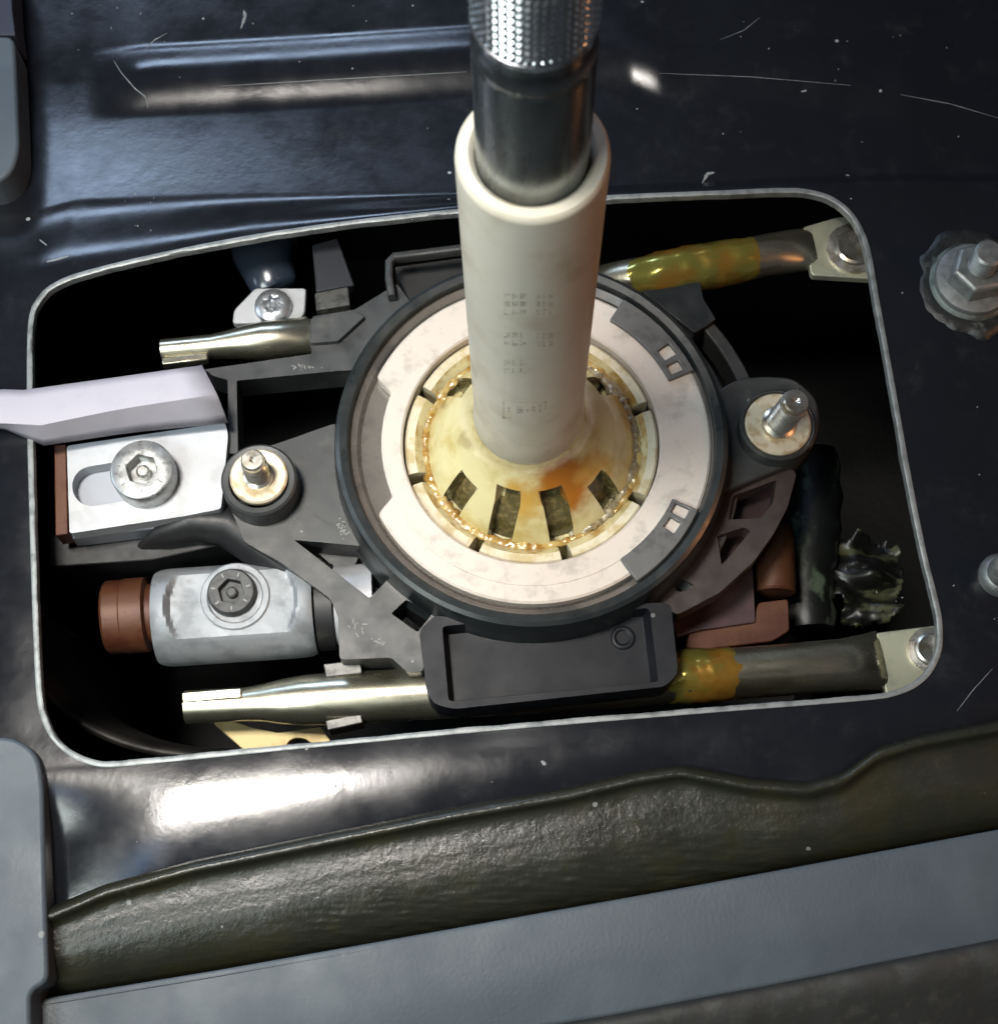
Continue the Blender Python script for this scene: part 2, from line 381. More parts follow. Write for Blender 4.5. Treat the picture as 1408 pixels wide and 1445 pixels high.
# lower body
g = G(); g.lathe([(41, -22), (40, -40), (30, -58), (0, -60)], RC, n=72); g.build('lower_body', plastic, hs)
ZA = -8.0
def hplate(name, outer, z1, z0, holes=(), m=plastic, bev=.5, r=4, par=None):
    g = G(); g.plate(rp(outer, z1, r), z1, z0, [rp(h, z1, 3) for h in holes]); return g.build(name, m, par or hs, bevel=bev)
hplate('upper_arm', [(288,521),(440,499),(437,478),(441,446),(500,437),(560,400),(590,440),(540,520),(478,523),(334,537),(336,640),(323,640),(321,536),(300,530)], ZA, ZA-9, r=3)
hplate('arm_step', [(438,449),(500,438),(515,446),(477,481),(438,484)], ZA+1.6, ZA-1, r=3)
hplate('lower_arm', [(318,700),(330,640),(385,628),(470,598),(520,600),(570,720),(632,862),(600,884),(597,948),(574,948),(552,928),(479,931),(477,870),(466,845),(398,795),(345,765)],
       ZA-.5, ZA-12, [[(415,762),(515,771),(546,819),(521,844)], [(552,866),(573,846),(610,866),(589,892)]], r=6)
hplate('web', [(430,764),(512,772),(500,800),(470,800)], ZA-9, ZA-12, r=3)
# dark rubber shroud curling under the lower arm
g = G(); q = P(325, 800, -16)
prof = [(0, 6), (8, 5.5), (14, 3.5), (17.5, 0), (18, -6)]
g.lathe(prof, q + Vector((0, 3, -4)), n=48, a0=0, a1=360); 
g.V = [v if True else v for v in g.V]
# front tray with raised wall and recessed floor
to = [(591,890),(614,868),(640,872),(930,850),(947,853),(957,950),(939,969),(640,1001),(613,994),(602,978)]
ti = [(624,884),(916,858),(929,962),(633,990)]
ZT = -5.0
g = G(); g.plate(rp(to, ZT, 10, 5), ZT, ZT-9, [rp(ti, ZT, 6, 3)]); tray = g.build('tray', tray_m, hs, bevel=.45)
g = G(); c = [P(x, y, ZT) for x, y in ti]; cc = sum(c, Vector())/4
V = []
for p in c: V.append(Vector((p.x, p.y, ZT-.4)))
for p in c:
    qv = p.lerp(cc, .045); V.append(Vector((qv.x, qv.y, ZT-5.2)))
g.add(V, [(0, 1, 5, 4), (1, 2, 6, 5), (2, 3, 7, 6), (3, 0, 4, 7), (4, 5, 6, 7)])
q = P(879, 900, ZT-5); g.lathe([(2.6, -1), (2.6, .25), (2.2, .5), (1.7, .5), (1.5, .25), (0, .25)], Vector((q.x, q.y, ZT-5.2)), n=32)
g.build('tray_floor', tray_m, tray, smooth=30, bevel=.25)
# right hand boss and curved webs
hplate('boss_arm', [(1000,560),(1036,535),(1075,530),(1120,533),(1152,560),(1158,600),(1146,635),(1115,655),(1046,684),(1010,700),(960,640)], ZA, ZA-11, r=14)
def arc_strip(name, r0, r1, a0, a1, z1, z0, n=28, m=plastic, par=None, bev=.4):
    g = G(); g.lathe([(r0, z0), (r1, z0), (r1, z1), (r0, z1)], RC, n=n, a0=a0, a1=a1, closed=True); return g.build(name, m, par or hs, bevel=bev)
arc_strip('curved_rib', 49.0, 52.0, 8, 42, ZA-3, ZA-12)
arc_strip('curved_flange', 42.5, 46.0, -70, 70, ZA-5, ZA-14)
hplate('webbed_flange', [(1000,690),(1050,684),(1112,658),(1124,668),(1111,716),(1091,754),(1063,793),(1016,836),(955,868),(925,850),(960,770)], ZA-3, ZA-9,
       [[(1034,700),(1096,677),(1090,710),(1074,731),(1028,733)], [(1012,756),(1050,744),(1059,749),(1031,784),(1018,797)], [(948,824),(965,817),(979,825),(973,832),(957,836)]], r=5, bev=.6, m=M('brownish_plastic', (.032, .023, .022), .42, col2=(.045, .034, .03), ns=6, rvar=.1))
hplate('web_plate', [(985,700),(1060,690),(1110,660),(1100,720),(1050,800),(960,870),(930,850)], ZA-13, ZA-15, m=purple, r=6)
hplate('lower_plate', [(940,850),(1062,800),(1066,878),(985,890),(955,900)], ZA-17, ZA-19, m=purple, r=3)
# rear hook frame and rear block
hook = [P(x, y, -6) for x, y in [(553,420),(549,395),(549,372),(556,364),(600,359),(655,352)]]
g = G(); g.sweep([(p, .9, 1.5) for p in hook], n=10, pw=5); g.build('hook_frame', plastic, hs, smooth=50)
hplate('rear_block', [(556,376),(660,362),(700,420),(580,430)], -14, -24, m=rubber)
hplate('rear_boss', [(880,390),(905,382),(985,379),(992,420),(1010,450),(980,470)], -9, -20, m=plastic_rim, r=3)

g = G()
for (x0, y0, sx, sy, n_) in [(482, 745, 9, 10, 26), (503, 886, 8, 12, 14), (430, 517, 26, 3, 18), (535, 905, 9, 8, 8), (590, 470, 6, 6, 3)]:
    for _ in range(n_):
        c = P(random.gauss(x0, sx*.55), random.gauss(y0, sy*.55), ZA-.5 if y0 > 560 else ZA); a = random.uniform(0, 3.14); l = random.uniform(.1, .55)
        g.box(c + Vector((0, 0, .02)), (math.cos(a)*l, math.sin(a)*l, 0), (-math.sin(a)*.09, math.cos(a)*.09, 0), (0, 0, .05))
o = g.build('scuff_flecks', M('scuff', (.26, .26, .24), .6), hs, smooth=0); tag(o, kind='stuff')
# ------------------------------------------------------------------ studs with bushings
def bushing(px, py, zt, r_out, r_in, name='bushing'):
    q = P(px, py, zt)
    g = G(); g.lathe([(r_in, -.6), (r_in+.2, -.1), (r_out-.5, 0), (r_out, -.5), (r_out+.1, -5), (r_out+.2, -10), (r_in, -10)], q, n=64, closed=True)
    return g.build(name, plastic, hs, smooth=30)
bushing(365, 676, -1.5, 8.0, 6.2); bushing(1098, 598, -3.5, 8.2, 7.2)
def stud(px, py, zt, rw, r, hgt, tilt, label):
    q = P(px, py, zt); ax = Vector((tilt[0], tilt[1], 1)).normalized()
    t = thing('stud_bolt', label, 'stud bolt', q - Vector((0, 0, 6)), 'studs standing in the housing bushings')
    g = G(); g.lathe([(r*.9, -.5), (r*1.25, .1), (r*1.6, .25), (rw-.4, .3), (rw, -.1), (rw, -1.2)], q, n=56, cap=False); g.build('washer', wash, t, smooth=35)
    prof = [(r*1.22, -1.5), (r*1.22, 1.0), (r*1.02, 1.3)]
    z = 1.5
    while z < hgt-2.2:
        prof += [(r*.90, z), (r*1.0, z+.35), (r*1.0, z+.42)]; z += .75
    prof += [(r*.86, hgt-2.0), (r*.92, hgt-1.6), (r*.92, hgt-.4), (r*.8, hgt), (r*.25, hgt), (0, hgt-.5)]
    g = G(); g.lathe(prof, q, axis=ax, n=36); g.build('threaded_shank', zinc, t, smooth=30)
    return t
stud(365, 672, -1.2, 6.1, 2.65, 9.5, (.0, .02), 'zinc stud with pale washer beside the slotted aluminium plate')
stud(1098, 598, -3.2, 7.1, 3.0, 13.5, (.12, -.02), 'threaded stud with brassy washer on the boss facing the bare flange')

# ------------------------------------------------------------------ retaining ring with lobes and lock tabs
rr = thing('retaining_ring', 'cream lobed retaining ring inside the black housing rim', 'retaining ring', (0, 0, -6))
def lobes(i, j, ang, r, z):
    if r < 30: return r
    a = ang % 360
    w_ = 36.2
    def s(a0, a1, val):
        nonlocal w_
        k = sstep(a0-4, a0+1, a)*(1-sstep(a1-1, a1+4, a)); w_ = w_*(1-k)+val*k
    s(160, 204, 31.9)
    if a > 306 or a < 56: w_ = 38.2
    return w_ + (r-36.2)
g = G(); g.lathe([(27.4, -7.5), (27.4, -2.6), (27.8, -2.2), (35.7, -2.0), (36.2, -2.4), (36.2, -5)], RC, n=360, rf=lobes, closed=True)
g.build('ring_body', cream, rr, smooth=32)
g = G(); g.lathe([(31.8, -2.3), (31.9, -1.9), (32.4, -1.9), (32.5, -2.3)], RC, n=120, a0=212, a1=310, closed=True); g.build('raised_line', cream, rr, smooth=32)
def tab(a0, a1, wins):
    g = G()
    arcs = [(32.6, 38.4)]
    A = np.linspace(a0, a1, 40)
    pt = lambda r, a: (r*math.cos(rad(a)), r*math.sin(rad(a)))
    outer = [pt(32.4, a) for a in A] + [pt(38.3, a) for a in A[::-1]]
    hol = []
    for (b0, b1, r0, r1) in wins:
        hol.append([pt(r0, b0), pt(r0, b1), pt(r1, b1), pt(r1, b0)])
    g.plate(outer, -.9, -2.1, hol)
    return g.build('lock_tab', tab_m, rr, bevel=.25)
tab(24, 58, [(25.8, 29.6, 33.6, 36.4), (31.8, 36.4, 34.0, 37.0)])
tab(304, 335, [(324.0, 328.4, 33.8, 36.4), (330.2, 334.0, 33.4, 36.6)])

# ------------------------------------------------------------------ ball socket: eight spring segments
bs_ = thing('ball_socket', 'ring of eight greasy cream socket segments gripping the lever ball', 'ball socket', (0, 0, -24))
gaps = [19, 63, 108, 153, 198, 243, 286, 331]
for k in range(8):
    a0 = gaps[k] + 2.6; a1 = gaps[(k+1) % 8] + (360 if k == 7 else 0) - 2.6
    dz = random.uniform(-.5, .3); dr = random.uniform(-.3, .15)
    prof = [(27.1, -22), (27.1+dr*.3, -4.6+dz), (26.6, -4.1+dz), (24.9, -4.2+dz), (23.4+dr, -5.6+dz), (22.6+dr, -7.6+dz), (22.4, -22)]
    g = G(); g.lathe(prof, RC, n=16, a0=a0, a1=a1, closed=True)
    mi = []
    for i in range(16): mi += [0, 0, 0, 1, 1, 1, 0]
    mi += [0, 0]
    g.M = mi
    g.build('socket_segment', [seg_m, amber], bs_, smooth=30)

# ------------------------------------------------------------------ the lever
base = P(745, 572, 14); base = Vector((base.x, 0.0, 14))
def axis_at(px, py):           # point of the plane y = 0 seen at that pixel
    r = ray(px, py); t = (0 - CAM.y)/r.y
    return CAM + r*t
top = axis_at(751.5, 213)
AX = (top-base).normalized()
lv = thing('shift_lever', 'steel gear lever in a cream sleeve rising from a yellowed slotted ball', 'gear lever', (0, 0, -39))
H = (top-base).length
rt = 111*mmpp(751, 213, top.z)
def wpx(half, p): return half*((p-CAM).dot(FWD)/F)
rb = 76*((base-CAM).dot(FWD)/F)
g = G()
g.lathe([(rb-.4, -1.9), (rb+.15, -1.7), (rb+.3, -1.2), (rb, 4), (rb+(rt-rb)*.5, H*.5), (rt, H-1.6), (rt-.12, H-.5), (rt-.6, H), (rt-2.0, H+.05), (rt-2.7, H-.6), (rt-3.1, H-1.8), (rt-3.2, H-6)], base, AX, n=96, cap=False)
sleeve = g.build('sleeve', sleeve_m, lv, smooth=40)
# steel shaft, chamfer, knurled collar
cz = lambda py, px=755: (axis_at(px, py)-base).dot(AX)
r_s = wpx(82, axis_at(755, 200)); 
zc1 = cz(60); zc2 = cz(22)
r_c1 = wpx(86.5, axis_at(755, 60)); r_c2 = wpx(94, axis_at(755, 20))
g = G(); g.lathe([(r_s-.2, H-8), (r_s, H-4), (r_s, zc1-1.2), (r_c1+.25, zc1-.3), (r_c1+.4, zc1+.2), (r_c1+.4, zc1+.7), (r_c1-.1, zc1+1.6), (r_c1-.3, zc2-2), (r_c1-.3, zc2+2)], base, AX, n=96); shaft = g.build('shaft', shaft_m, lv, smooth=28)
g = G(); r_k = r_c2
g.lathe([(r_c1-.6, zc2-.6), (r_k-.5, zc2-.5), (r_k, zc2), (r_k, zc2+1.0), (r_k-.4, zc2+1.2), (r_k-.4, zc2+14), (r_k-1.0, zc2+15), (r_k-1.0, zc2+40)], base, AX, n=96)
u, v, a = frame(AX)
V = []; Fc = []
for row in range(9):          # diamond knurl studs
    for i in range(48):
        t = 2*math.pi*i/48; zz = zc2+1.9+row*1.45; rk = r_k-.42
        er = u*math.cos(t)+v*math.sin(t); et = -u*math.sin(t)+v*math.cos(t); c = base+AX*zz+er*rk; n0 = len(V)
        V += [c+et*.40+AX*.50, c-et*.40+AX*.50, c-et*.40-AX*.50, c+et*.40-AX*.50, c+er*.42+et*.16+AX*.2, c+er*.42-et*.16+AX*.2, c+er*.42-et*.16-AX*.2, c+er*.42+et*.16-AX*.2]
        Fc += [(n0+4, n0+5, n0+6, n0+7)] + [(n0+k, n0+(k+1) % 4, n0+4+(k+1) % 4, n0+4+k) for k in range(4)]
g.add(V, Fc); g.build('knurled_collar', chrome, lv, smooth=25)
# ball with recessed slots
BC = Vector((0, 0, -15.0)); RB = 24.0
slots = [219, 252, 287, 322, 38, 72, 108, 143]
prof = [(10.2, 36), (rb-.15, 30.2), (rb+.15, 27.6), (rb+.6, 25), (rb+1.9, 22.2), (rb+3.4, 20.2)]
ps = math.degrees(math.asin((rb+4.9)/RB))
nph = 44
for i in range(nph+1):
    ph = rad(ps + (172-ps)*i/nph); prof.append((RB*math.sin(ph), RB*math.cos(ph)))
NS, NB = 14, 18
def ball_cols(r):              # column angles: slots keep parallel sides whatever the radius
    A = []; K = []; sl = sorted(slots); a = math.degrees(math.asin(min(2.7/max(r, 9), .4)))
    for q_ in range(len(sl)):
        s0 = sl[q_]; s1 = sl[(q_+1) % len(sl)] + (360 if q_ == len(sl)-1 else 0)
        for k in range(NS+1): A.append(s0 - a + 2*a*k/NS); K.append(0 < k < NS)
        m_ = NB if s1-s0 < 50 else 44
        for k in range(1, m_): A.append(s0 + a + (s1-s0-2*a)*k/m_); K.append(False)
    return A, K
V = []; Fc = []; MI = []
for j, (r, z) in enumerate(prof):
    A, K = ball_cols(r)
    for a_, inn in zip(A, K):
        ct, st = math.cos(rad(a_)), math.sin(rad(a_)); off = Vector((base.x, 0, 0))*max(0, 1-max(j-2, 0)/5)
        slot_ = j >= 6 and inn and (15.4 if 240 < a_ % 360 < 300 else 17.4) < r < 23.1 and z > 3
        rr_ = r + .25*fbm((r*ct, r*st, z), .15) - (2.9 if slot_ else 0)
        if j < 6: rr_ = r + .15*fbm((3*ct, 3*st, z), .3)
        V.append(BC + off + Vector((rr_*ct, rr_*st, z - (1.2 if slot_ else 0))))
nc = len(A)
for j in range(len(prof)-1):
    r = (prof[j][0]+prof[j+1][0])/2; z = prof[j][1]
    for k in range(nc):
        k2 = (k+1) % nc
        Fc.append((j*nc+k, j*nc+k2, (j+1)*nc+k2, (j+1)*nc+k)); MI.append(1 if (K[k] or K[k2]) and j >= 6 and (15.2 if 240 < A[k] % 360 < 300 else 17.2) < r < 23.2 and z > 3 else 0)
ball = mesh('ball', V, Fc, [ball_m, olive], lv, smooth=40, mi=MI)
def stain(m, spots):           # amber grease stain soaked into the plastic, spots in mm (object space)
    nt = m.node_tree; N = nt.nodes; L = nt.links; b = N['Principled BSDF']; src = b.inputs['Base Color'].links[0].from_socket
    tc = N.new('ShaderNodeTexCoord'); nz = N.new('ShaderNodeTexNoise'); nz.inputs['Scale'].default_value = 260; nz.inputs['Detail'].default_value = 5; L.new(tc.outputs['Object'], nz.inputs['Vector'])
    for (c, r0, r1, col) in spots:
        d = N.new('ShaderNodeVectorMath'); d.operation = 'DISTANCE'; L.new(tc.outputs['Object'], d.inputs[0]); d.inputs[1].default_value = [x*S for x in c]
        ad = N.new('ShaderNodeMath'); ad.operation = 'MULTIPLY_ADD'; L.new(nz.outputs['Fac'], ad.inputs[0]); ad.inputs[1].default_value = .009; L.new(d.outputs['Value'], ad.inputs[2])
        mr = N.new('ShaderNodeMapRange'); mr.interpolation_type = 'SMOOTHSTEP'; mr.inputs['From Min'].default_value = (r0+4.5)*S; mr.inputs['From Max'].default_value = (r1+4.5)*S; mr.inputs['To Min'].default_value = 1; mr.inputs['To Max'].default_value = 0
        L.new(ad.outputs[0], mr.inputs['Value'])
        x = N.new('ShaderNodeMix'); x.data_type = 'RGBA'; L.new(mr.outputs[0], x.inputs['Factor']); L.new(src, x.inputs[6]); x.inputs[7].default_value = (*col, 1); src = x.outputs[2]
    L.new(src, b.inputs['Base Color'])
stain(ball_m, [((7, -13, 44.5), 4.5, 9.5, (.33, .12, .015)), ((-2, -15.5, 43), 1, 7, (.46, .28, .06)), ((14, -9, 43), 1, 7, (.48, .27, .06)), ((19, 10, 36), 0, 8, (.45, .28, .07)), ((-19, 10, 36), 0, 7, (.46, .32, .09)), ((-13, -3, 44), 0, 3.5, (.36, .28, .12)), ((0, 20, 38), 2, 8, (.45, .26, .06))])
# worn print on the sleeve
def print_patch(px0, py0, px1, py1, name='printed_mark', par=None):
    def on(px, py):
        r = ray(px, py).normalized(); lo_, hi_ = 150.0, 400.0
        # march to the sleeve surface
        t = lo_
        for _ in range(4000):
            p = CAM + r*t; h = (p-base).dot(AX); R_ = rb + (rt-rb)*min(max(h/H, 0), 1)
            if ((p-base)-AX*h).length < R_+.05: return p
            t += .08
        return p
    nx, ny = 3, 3
    V = [on(px0+(px1-px0)*i/nx, py0+(py1-py0)*j/ny) for j in range(ny+1) for i in range(nx+1)]
    return V, [(j*4+i, j*4+i+1, (j+1)*4+i+1, (j+1)*4+i) for j in range(ny) for i in range(nx)]
inkm = bpy.data.materials.new('faded_ink'); inkm.use_nodes = True
nt = inkm.node_tree; b_ = nt.nodes['Principled BSDF']; b_.inputs['Base Color'].default_value = (.10, .09, .075, 1); b_.inputs['Roughness'].default_value = .5
tc = nt.nodes.new('ShaderNodeTexCoord'); nz_ = nt.nodes.new('ShaderNodeTexNoise'); nz_.inputs['Scale'].default_value = 1400; nz_.inputs['Detail'].default_value = 5
mr = nt.nodes.new('ShaderNodeMapRange'); mr.inputs['From Min'].default_value = .35; mr.inputs['From Max'].default_value = .75; mr.inputs['To Max'].default_value = .42
nt.links.new(tc.outputs['Object'], nz_.inputs['Vector']); nt.links.new(nz_.outputs['Fac'], mr.inputs['Value']); nt.links.new(mr.outputs[0], b_.inputs['Alpha'])
g = G()
def strokes(lst):
    for s in lst: V, Fc = print_patch(*s); g.add(V, Fc)
strokes([(709,566,712,590),(709,588,722,591),(716,574,720,582),(729,573,738,584),(742,577,746,581),(750,573,756,581),(760,570,764,581),(768,566,771,577),(722,567,770,568)])
for (x0, y0) in [(711, 414), (711, 469), (711, 508), (757, 414), (757, 470)]:
    wd = 34 if x0 < 730 else 26
    for r_ in range(3 if y0 < 440 else 2):
        for c_ in range(3):
            x = x0 + c_*wd/3; y = y0 + r_*11
            strokes([(x, y, x+2.5, y+8), (x+2.5, y+random.choice([0, 4, 6]), x+wd/3-3, y+random.choice([2.5, 7, 8]))])
g.build('printed_mark', inkm, sleeve, smooth=0)
# grease
def grease_arc(name, r, a0, a1, z, w_, m, n=60):
    secs = []
    for i in range(n+1):
        a = rad(a0+(a1-a0)*i/n); c = Vector((r*math.cos(a), r*math.sin(a), z)) ; k = math.sin(math.pi*i/n)**.4
        ww = w_*(.55+.6*abs(fbm(c, .35)))*k + .08
        secs.append((c + Vector((0, 0, .5*fbm(c+Vector((9, 9, 9)), .3))), ww, ww*.7))
    g = G(); g.sweep(secs, n=12, jit=lambda q: .45*fbm(q, .9)); o = g.build(name, m, lv, smooth=60); tag(o, kind='stuff'); return o
grease_arc('grease_bead', 22.2, -62, 70, -6.0, 2.1, grey_grease, 120)
grease_arc('grease_bead', 22.6, 120, 305, -6.3, 1.6, wet_m, 140)
grease_arc('grease_bead', 22.9, 40, 125, -6.0, 1.7, wet_m, 90)
grease_arc('grease_bead', 23.2, 318, 372, -5.6, 1.1, wet_m, 60)
# ------------------------------------------------------------------ support tubes
def tube(label, secs_px, zc, name='support_tube'):
    t0 = P(secs_px[0][0], secs_px[0][1], zc)
    t = thing(name, label, 'tube', (t0.x, t0.y, zc-8), 'support tubes under the housing')
    g = G(); secs = []
    for (x, y, hw, hh, *dz) in secs_px: secs.append((P(x, y, zc+(dz[0] if dz else 0)), hw, hh))
    g.sweep(secs, n=40); g.build('tube_body', yzinc, t, smooth=60)
    return t
ZU = -18.0
ZV = -11.5
tb = tube('long zinc support tube passing under the front tray', [(262,998,3.5,3.6),(345,994,3.5,3.6),(370,992,3.9,4.0),(400,990,4.8,4.6),(430,988,5.3,5.2),(470,986,5.5,5.5),(800,968,5.5,5.5),(1100,946,5.5,5.5),(1190,939,5.7,5.2),(1225,935,6.2,4.0),(1245,932,6.6,1.6)], ZU)
tu = tube('zinc support tube running behind the lever, greasy where it leaves the housing', [(229,496,2.7,3.0),(300,489,2.7,3.0),(325,486,3.2,3.5),(350,483,3.9,4.0),(372,480,4.2,4.2),(436,473,4.2,4.2),(437,473,3.9,3.9,-1),(450,476,3.9,3.9,-7),(700,435,4.2,4.2,-12),(840,405,4.6,4.6,-6),(880,397,4.8,4.8),(1040,368,4.8,4.8),(1090,358,4.9,4.4),(1125,353,5.2,3.0),(1148,350,5.4,1.5)], ZV)
g = G(); g.box(P(300, 983, ZU+2.6), (6.2, .5, 0), (-.1, 1.1, 0), (0, 0, 1.3)); g.build('crimp_fold', yzinc, tb, bevel=.3)
g = G(); g.box(P(262, 509, ZV+2.0), (5.0, .6, 0), (-.1, .9, 0), (0, 0, 1.3)); g.build('crimp_fold', yzinc, tu, bevel=.3)
def flange(t, pts, z, hole, r):
    g = G(); g.plate(rp(pts, z, 5), z, z-2.4); f = g.build('flange_tab', M('flange_zinc', (.46, .45, .33), .42, .5, (.34, .34, .27), ns=6), t, bevel=.3)
    q = P(hole[0], hole[1], z); g = G()
    g.lathe([(r*1.35, 0), (r*1.35, .8), (r, 1.0), (r*.93, 1.5), (r*.8, 1.8), (r*.55, 1.5), (0, 1.4)], q, n=40); g.build('rivet', zinc, f, smooth=30)
flange(tb, [(1236,893),(1340,880),(1352,960),(1250,980)], ZU+1.2, (1312,918), 3.6)
flange(tu, [(1132,320),(1180,306),(1250,300),(1262,395),(1145,388)], ZV+1.2, (1204,352), 4.6)
def greasy(t, x0, y0, x1, y1, r, lab, zz=-18.0):
    a = P(x0, y0, zz); b = P(x1, y1, zz); secs = []
    for i in range(31):
        k = i/30; c = a.lerp(b, k); rr_ = r - .42 + .75*math.sin(math.pi*k)**.6
        secs.append((c, rr_, rr_))
    g = G(); g.sweep(secs, n=48, jit=lambda q: .34*fbm(q, .28)+.10*fbm(q, .9)); o = g.build('grease_coat', amber2, t, smooth=60); tag(o, label=lab, kind='stuff')
amber2 = M('yellow_brown_grease', (.42, .22, .035), .2, .7, (.30, .28, .06), ns=9, lo=.4, hi=.62, bump=.06, bs=1.6, coat=.8)
greasy(tu, 880, 397, 1066, 363, 5.0, 'yellow brown grease coating the tube', ZV)
greasy(tb, 930, 958, 1046, 950, 5.6, 'amber grease coating the tube')
# spring clips on the tubes
def clip(label, pts, z, h):
    g = G(); g.plate(rp(pts, z, 2), z, z-h); V = g.V
    o = g.build('spring_clip', clip_m, None, bevel=.3); return tag(o, label, 'clip', 'spring clips on the support tubes')
clip('small dark spring clip on the inner side of the long front tube', [(456,937),(508,931),(511,950),(460,956)], ZU+4.4, 6)
clip('small spring clip on the outer side of the long front tube', [(459,1017),(509,1007),(512,1020),(462,1031)], ZU+3.0, 6)
clip('small folded spring clip beside the torx screw', [(444,413),(491,404),(494,430),(446,438)], -9.5, 5)

# ------------------------------------------------------------------ socket screws
def screw(px, py, z, R, Hh, rh, depth, label, kind='hex', m=screw_m, pin=True):
    q = P(px, py, z)
    t = thing('torx_screw' if kind == 'torx' else 'socket_screw', label, 'screw', q)
    n = 72; rings = []
    def circ(r, zz): return [q + Vector((r*math.cos(2*math.pi*k/n), r*math.sin(2*math.pi*k/n), zz)) for k in range(n)]
    def hole(r, zz):
        o = []
        for k in range(n):
            a = 2*math.pi*k/n + .2
            if kind == 'hex': rr_ = r/math.cos((a % (math.pi/3))-math.pi/6)
            else: rr_ = r*(1+.2*math.cos(6*a))
            o.append(q + Vector((rr_*math.cos(a-.2), rr_*math.sin(a-.2), zz)))
        return o
    if kind == 'torx': rings = [circ(R, 0), circ(R, .7), circ(R*.93, 1.5), circ(R*.7, Hh), circ(R*.5, Hh+.1)]
    else: rings = [circ(R, 0), circ(R*1.005, Hh*.5), circ(R, Hh-.7), circ(R*.97, Hh-.25), circ(R*.91, Hh), circ(rh*1.42, Hh)]
    rings += [hole(rh*1.06, Hh-.02), hole(rh, Hh-.35), hole(rh, Hh-depth)]
    V = sum(rings, []); Fc = []
    for i in range(len(rings)-1):
        for k in range(n): Fc.append((i*n+k, i*n+(k+1) % n, (i+1)*n+(k+1) % n, (i+1)*n+k))
    Fc.append(tuple((len(rings)-1)*n+k for k in range(n)))
    mesh('head', V, Fc, m, t, smooth=32)
    if pin:
        pm = zinc if m is screw_m else m
        g = G(); g.lathe([(rh*.5, Hh-depth+.0), (rh*.5, Hh-depth*.45), (rh*.35, Hh-depth*.3), (0, Hh-depth*.3)], q, n=24); g.build('socket_pin', pm, t, smooth=35)
    if kind == 'hex':       # stamped marks round the head
        g = G()
        for k in range(7):
            a = k*.9+.3; c = q + Vector((R*.74*math.cos(a), R*.74*math.sin(a), Hh+.06)); g.box(c, (math.cos(a)*.45, math.sin(a)*.45, 0), (-math.sin(a)*.16, math.cos(a)*.16, 0), (0, 0, .07))
        g.build('stamped_mark', M('stamp', (.18, .18, .175), .5, .5), t, smooth=0)
    return t

# ------------------------------------------------------------------ slotted plate, paper strip, cap screw
ZP = -6.0
t = thing('slotted_plate', 'pale aluminium plate with a long slot under the paper strip', 'bracket plate', P(200, 690, ZP-10))
def slot(x0, y0, x1, y1, r, n=12):
    a = math.atan2(y1-y0, x1-x0); o = []
    for k in range(n+1): th = a+math.pi/2+math.pi*k/n; o.append((x0+r*math.cos(th), y0+r*math.sin(th)))
    for k in range(n+1): th = a-math.pi/2+math.pi*k/n; o.append((x1+r*math.cos(th), y1+r*math.sin(th)))
    return o
g = G(); g.plate(rp([(94,629),(318,596),(322,615),(312,718),(262,728),(98,753)], ZP, 5), ZP, ZP-4, [PP(slot(130,686,215,672,28), ZP)]); g.build('plate', alu, t, bevel=.4)
g = G(); g.plate(rp([(76,628),(93,627),(96,753),(78,756)], ZP-.6, 2), ZP-.6, ZP-7); g.build('copper_edge', copper, t, bevel=.3)
g = G(); g.plate(PP([(96,640),(300,610),(305,735),(100,760)], ZP-4.2), ZP-4.2, ZP-10); g.build('backing_block', M('block_alu', (.30, .32, .36), .4, .5), t, bevel=.3)
screw(208, 676, ZP, 6.7, 6.2, 2.9, 3.4, 'large bright socket head screw in the slot of the aluminium plate')
# dark block carrying the plate
g = G(); g.plate(rp([(70,755),(240,738),(310,728),(330,765),(215,790),(70,800)], ZP-10.5, 6), ZP-10.5, ZP-30)
o = g.build('carrier_block', rubber, None, bevel=.8); tag(o, 'dark block below the slotted aluminium plate', 'block')
# black curved shroud
g = G(); secs = []
for (x, y, z, a, b) in [(208,772,-14,1.0,3),(235,756,-10.5,2.6,5),(275,742,-9.5,3.6,6),(320,742,-10,4.6,6),(370,775,-12,4.6,6),(410,812,-14,3.4,6),(440,840,-16,1.5,5)]: secs.append((P(x, y, z-4), a, b))
g.sweep(secs, n=24); o = g.build('rubber_shroud', rubber, None, smooth=60); tag(o, 'curved black rubber shroud above the round clamp', 'shroud')
# folded paper strip
def strip():
    A = [(-60,556,4.5),(0,549,4.5),(34,550,4.5),(150,534,4.2),(285,515,3.6)]
    B = [(-60,598,6.0),(0,597,6.0),(58,600,6.0),(170,577,5.6),(306,556,4.6)]
    Cc = [(-60,602,3.0),(0,603,2.5),(62,629,-1.0),(180,611,-1.8),(322,597,-2.4)]
    V = []; Fc = []; n = 14
    def row(L, k):
        xs = np.linspace(0, 1, len(L)); f = lambda i: float(np.interp(k, xs, [q[i] for q in L])); return P(f(0), f(1), f(2))
    for i in range(n+1):
        k = i/n; a, b_, c = row(A, k), row(B, k), row(Cc, k)
        for s in range(4): V.append(a.lerp(b_, s/4) + Vector((0, 0, .35*math.sin(s/4*math.pi))))
        V.append(b_)
        for s in range(1, 4): V.append(b_.lerp(c, s/3))
    q = 8
    for i in range(n):
        for j in range(q-1): Fc.append((i*q+j, (i+1)*q+j, (i+1)*q+j+1, i*q+j+1))
    o = mesh('paper_strip', V, Fc, paper, None, smooth=25, solid=.35)
    # pointed end beyond the fold
    return tag(o, 'folded pale paper strip lying over the opening edge and the slotted plate', 'paper strip')
strip()

